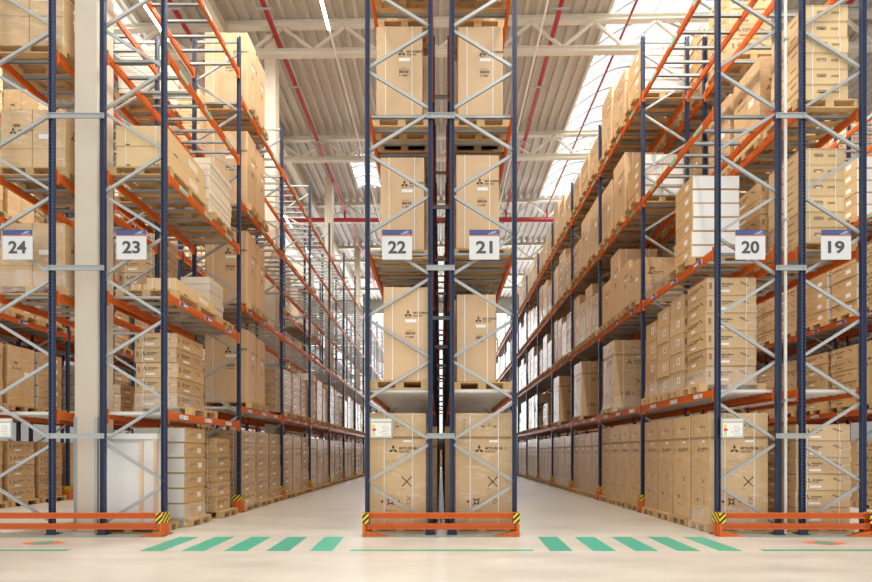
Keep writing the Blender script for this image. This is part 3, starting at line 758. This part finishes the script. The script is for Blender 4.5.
# roof trusses
TY = [2.76 + 5.8 * i for i in range(0, 6)]
for i, Y in enumerate(TY):
    root = empty('roof_truss', (0, Y, 15.2), label=f'cream steel roof truss crossing above the racks, {ORD[i + 1]} one back from the front', cat='roof truss', group='cream steel roof trusses')
    for nm, zz, w in (('top_chord', None, .20), ('bottom_chord', 0, .20)):
        mb = MB(); za = (RZ(-16) - .13 - 15.2) if zz is None else 0; zb = (RZ(16) - .13 - 15.2) if zz is None else .35
        # H section
        for dz, t, ww in ((-w / 2 + .01, .02, .2), (w / 2 - .01, .02, .2), (0, w, .03)):
            mb.bar((-16, 0, za + dz), (16, 0, zb + dz), ww, t, 'steelcream', up=(0, 0, 1))
        obj(nm, mb, root)
    x = -5.55 - 2.18 * 4
    zt = lambda x: RZ(x) - .22 - 15.2; zb = lambda x: .1 + .35 * (x + 16) / 32
    while x < 15.9:
        for s in (-1, 1):
            mb = MB(); mb.bar((x, 0, zt(x)), (x + s * 1.09, 0, zb(x + s * 1.09)), .085, .085, 'steelcream'); obj('web_member', mb, root)
        x += 2.18
# longitudinal girders
for gx, nm in ((-7.6, 'left of the centre'), (15.5, 'far right')):
    mb = MB(); z = RZ(gx) - .4
    for dz, t, ww in ((-.18, .03, .3), (.18, .03, .3), (0, .36, .05)): mb.bar((gx, 0, z + dz), (gx, YBK, z + dz), ww, t, 'steelcream', up=(0, 0, 1))
    tag(obj('roof_girder', mb), f'long cream girder running front to back under the roof, {nm}', 'roof girder')
# columns
for i, Y in enumerate((.26, 8.65, 17.05, 25.45)):
    root = empty('building_column', (-6.025, Y, 0), label=f'square cream column between racks 24 and 23, {ORD[i + 1]} from the front', cat='column', group='cream columns between racks 24 and 23')
    mb = MB(); mb.box(-.195, .195, 0, .4, 0, 16.1, 'column', .012); obj('shaft', mb, root)
    for x in (-.195, .195):
        mb = MB(); s = 1 if x < 0 else -1; mb.box(min(x - s * .006, x + s * .05), max(x - s * .006, x + s * .05), -.006, 0, 0, 1.95, 'galv'); mb.box(min(x, x - s * .006), max(x, x - s * .006), 0, .05, 0, 1.95, 'galv')
        obj('corner_guard', mb, root)
mb = MB(); mb.tube((5.735, .12, 0), (5.735, .12, 16.3), .024, 'pipewhite', 10)
root = obj('downpipe', mb); tag(root, 'thin white vertical pipe in the gap between racks 20 and 19', 'pipe')
for z in (2.2, 5.2, 8.2): mb = MB(); mb.box(5.70, 5.77, .09, .15, z, z + .04, 'galv'); obj('clamp', mb, root)
# skylights
def skylight(a, b, y0, y1, rise, label, step=1.05):
    root = empty('skylight', ((a + b) / 2, y0, RZ((a + b) / 2)), label=label, cat='skylight'); w = b - a; N = 12
    pts = [(-w / 2 + w * i / N, rise * math.sin(math.pi * i / N)) for i in range(N + 1)]; L = y1 - y0
    mb = MB()
    for (xa, za), (xb, zb) in zip(pts, pts[1:]): mb.face([(xa, 0, za), (xb, 0, zb), (xb, L, zb), (xa, L, za)], 'glaze')
    obj('glazing', mb, root)
    y = 0.0
    while y <= L + .01:
        mb = MB()
        for (xa, za), (xb, zb) in zip(pts, pts[1:]): mb.bar((xa, y, za - .02), (xb, y, zb - .02), .09, .09, 'galv', up=(0, 1, 0))
        obj('arch', mb, root); y += step
    for q in (0, N): mb = MB(); mb.box(pts[q][0] - .05, pts[q][0] + .05, 0, L, -.05, .16, 'steelcream'); obj('kerb', mb, root)
    for q in ((3, 6, 9) if w > 2 else (6,)): mb = MB(); mb.bar((pts[q][0], 0, pts[q][1] - .03), (pts[q][0], L, pts[q][1] - .03), .03, .03, 'galv', up=(0, 0, 1)); obj('glazing_bar', mb, root)
skylight(5.85, 9.95, -5, 20.1, .95, 'long bright barrel-vault skylight above rack 20')
skylight(-4.75, -3.35, 15.9, 18.7, .2, 'small bright roof hatch skylight above the left aisle', .9)
skylight(-12.3, -10.7, -5, 36, .35, 'narrow strip skylight above the far left aisle', 1.4)
# sprinkler mains
def pipe(name, pts, r, label, group=None):
    mb = MB()
    for a, b in zip(pts, pts[1:]): mb.tube(a, b, r, 'red', 10)
    o = obj(name, mb); tag(o, label, 'sprinkler pipe', group); return o
for px_, r, z, nm in ((-5.76, .085, 15.9, 'left of rack 22, between the roof ribs'), (3.9, .085, 15.9, 'right of rack 21'), (-8.75, .08, 15.9, 'above rack 24'), (-12.6, .08, 15.9, 'beyond the far left skylight'), (13.3, .08, 16.0, 'past rack 19'), (6.35, .035, 16.0, 'thin one below the skylight'), (8.4, .035, 16.0, 'thin one under the skylight, nearer rack 19')):
    o = pipe('sprinkler_pipe', [(px_, -2, z), (px_, 34, z)], r, f'red sprinkler pipe running front to back, {nm}', 'red sprinkler pipes')
    if r > .05:
        y = 1.0
        while y < 30: mb = MB(); mb.box(px_ - .28, px_ + .28, y, y + .04, z - r - .05, z - r, 'grey'); obj('hanger', mb, o); y += 3.2
main = pipe('sprinkler_main', [(-10, 20.0, 15.28), (8, 20.0, 15.28)], .125, 'thick red sprinkler main crossing the hall below the third visible truss')
for x in (-5.76, 3.9, 6.35): mb = MB(); mb.tube((x, 20.0, 15.28), (x, 20.0, 15.95), .05, 'red'); obj('riser', mb, main)
# light tracks with fluorescent fixtures; far rows are added to brighten the deep aisles
for tx, nm, ylast in ((-3.62, 'left', 7.4), (3.25, 'right', 4.5), (-9.05, 'far left', 24.6), (8.6, 'far right', 24.6)):
    mb = MB(); mb.box(tx - .03, tx + .03, -6, 32, 15.05, 15.12, 'pipewhite')
    tr = obj('light_track', mb); tag(tr, f'thin white light track running along the ceiling over the {nm} aisle', 'light track', 'ceiling light tracks')
    y = ylast - 1.5
    k = 0
    far = 'far' in nm
    while y > -7 and k < 7:
        root = empty('ceiling_light', (tx, y, 15.0), label=f'lit linear tube lamp on the track over the {nm} aisle, {ORD[k + 1]} from the back', cat='ceiling light', group=f'tube lamps over the {nm} aisle')
        mb = MB(); mb.box(-.05, .05, 0, 1.45, .03, .08, 'pipewhite'); obj('housing', mb, root)
        mb = MB(); mb.box(-.045, .045, .02, 1.43, -.01, .03, 'lamp', .008); obj('diffuser', mb, root)
        ld = bpy.data.lights.new('tube_light', 'AREA'); ld.shape = 'RECTANGLE'; ld.size = .1; ld.size_y = 1.4; ld.energy = 200 if far else 120; ld.color = (1, .95, .86)
        lo = bpy.data.objects.new('tube_light', ld); COL.objects.link(lo); lo.parent = root; lo.location = (0, .72, -.03)
        y -= 4.2 if far else 1.6; k += 1

# ------------------------------------------------------------------ which repeats stay individual objects
import numpy as np
from mathutils.bvhtree import BVHTree
bpy.context.view_layer.update()
VS, PS, OW, base = [], [], [], 0
for o in COL.objects:
    if o.type != 'MESH' or not len(o.data.polygons) or o.name.startswith(('stretch_film', 'glazing', 'window_pane', 'print', 'location_label')): continue
    me = o.data; a = np.empty(len(me.vertices) * 3); me.vertices.foreach_get('co', a); a = a.reshape(-1, 3)
    mw = np.array(o.matrix_world); VS.append(a @ mw[:3, :3].T + mw[:3, 3])
    q = me.get('_p')
    own = o.parent.name if o.parent and o.name.startswith('strap') else o.name
    for p in me.polygons: PS.append([base + i for i in p.vertices]); OW.append(own)
    base += len(a)
bv = BVHTree.FromPolygons(np.concatenate(VS).tolist(), PS)
hits = {}; org = Vector((0, -CD, CH))
for py in range(1, 582, 2):
    for px in range(1, 872, 2):
        r = bv.ray_cast(org, Vector(((px - VX) / F, 1, (HY - py) / F)).normalized())
        if r[2] is not None: hits[OW[r[2]]] = hits.get(OW[r[2]], 0) + 1
KIDS = {}
for o in COL.objects:
    if o.parent: KIDS.setdefault(o.parent.name, []).append(o)
del bv, VS, PS, OW
kinds = {}
for k, o in ITEMS: kinds.setdefault(k, []).append(o)
CAP = 290; SUM = {}
for k, L in kinds.items():
    L.sort(key=lambda o: -hits.get(o.name, 0))
    keep = [o for o in L[:CAP] if hits.get(o.name, 0) > 0]; rest = L[len(keep):]
    SUM[k] = (len(L), len(keep), sum(1 for o in rest if hits.get(o.name, 0) > 0))
    if rest:
        mb = MB(); cat = rest[0]['category']; keepset = set(keep)
        for o in rest: mb.add(o.data, o.matrix_world)
        bpy.data.batch_remove([c for o in rest for c in KIDS.get(o.name, [])] + rest)
        nm = k if k != 'pallet' else 'pallet'
        tag(obj(nm, mb.mesh(k + '_rest')), f'{k.replace("_", " ")}s deeper in the racks, too small or hidden to tell apart', cat, kind='stuff')
print('KINDS', SUM, 'objects', len(sc.objects))

# ------------------------------------------------------------------ light, world, camera
def area(name, loc, sx, sy, e, col, rot=(0, 0, 0)):
    ld = bpy.data.lights.new(name, 'AREA'); ld.shape = 'RECTANGLE'; ld.size = sx; ld.size_y = sy; ld.energy = e; ld.color = col
    o = bpy.data.objects.new(name, ld); COL.objects.link(o); o.location = loc; o.rotation_euler = rot; return o
area('skylight_daylight', (7.9, 7.5, 17.9), 4.0, 25, 1350, (.92, .97, 1.0))
area('window_daylight', (0, YBK + .5, 8.9), 26, 12.5, 6200, (.90, .96, 1.0), (math.radians(-90), 0, 0))
area('hatch_daylight', (-4.05, 17.3, 17.0), 1.4, 2.8, 120, (.93, .97, 1.0))
area('strip_daylight', (-11.5, 15.5, 17.0), 1.6, 40, 1000, (.96, .98, 1.0))
w = bpy.data.worlds.new('World'); sc.world = w; w.use_nodes = True
bg = w.node_tree.nodes['Background']; bg.inputs[0].default_value = (1.0, 1.0, .99, 1); bg.inputs[1].default_value = .80
cd = bpy.data.cameras.new('Camera'); cam = bpy.data.objects.new('Camera', cd); COL.objects.link(cam); sc.camera = cam
cam.location = (0, -CD, CH); cam.rotation_euler = (math.radians(90), 0, 0); cd.sensor_width = 36; cd.lens = F / 872 * 36
cd.shift_x = -5 / 872; cd.shift_y = 162 / 872; cd.clip_end = 200
vs = sc.view_settings; vs.view_transform = 'Standard'; vs.look = 'None'; vs.gamma = 1; vs.use_curve_mapping = False; vs.exposure = .42
sc.cycles.use_denoising = True; sc.cycles.max_bounces = 8; sc.cycles.diffuse_bounces = 5; sc.cycles.transparent_max_bounces = 12
sc.cycles.sample_clamp_indirect = 6
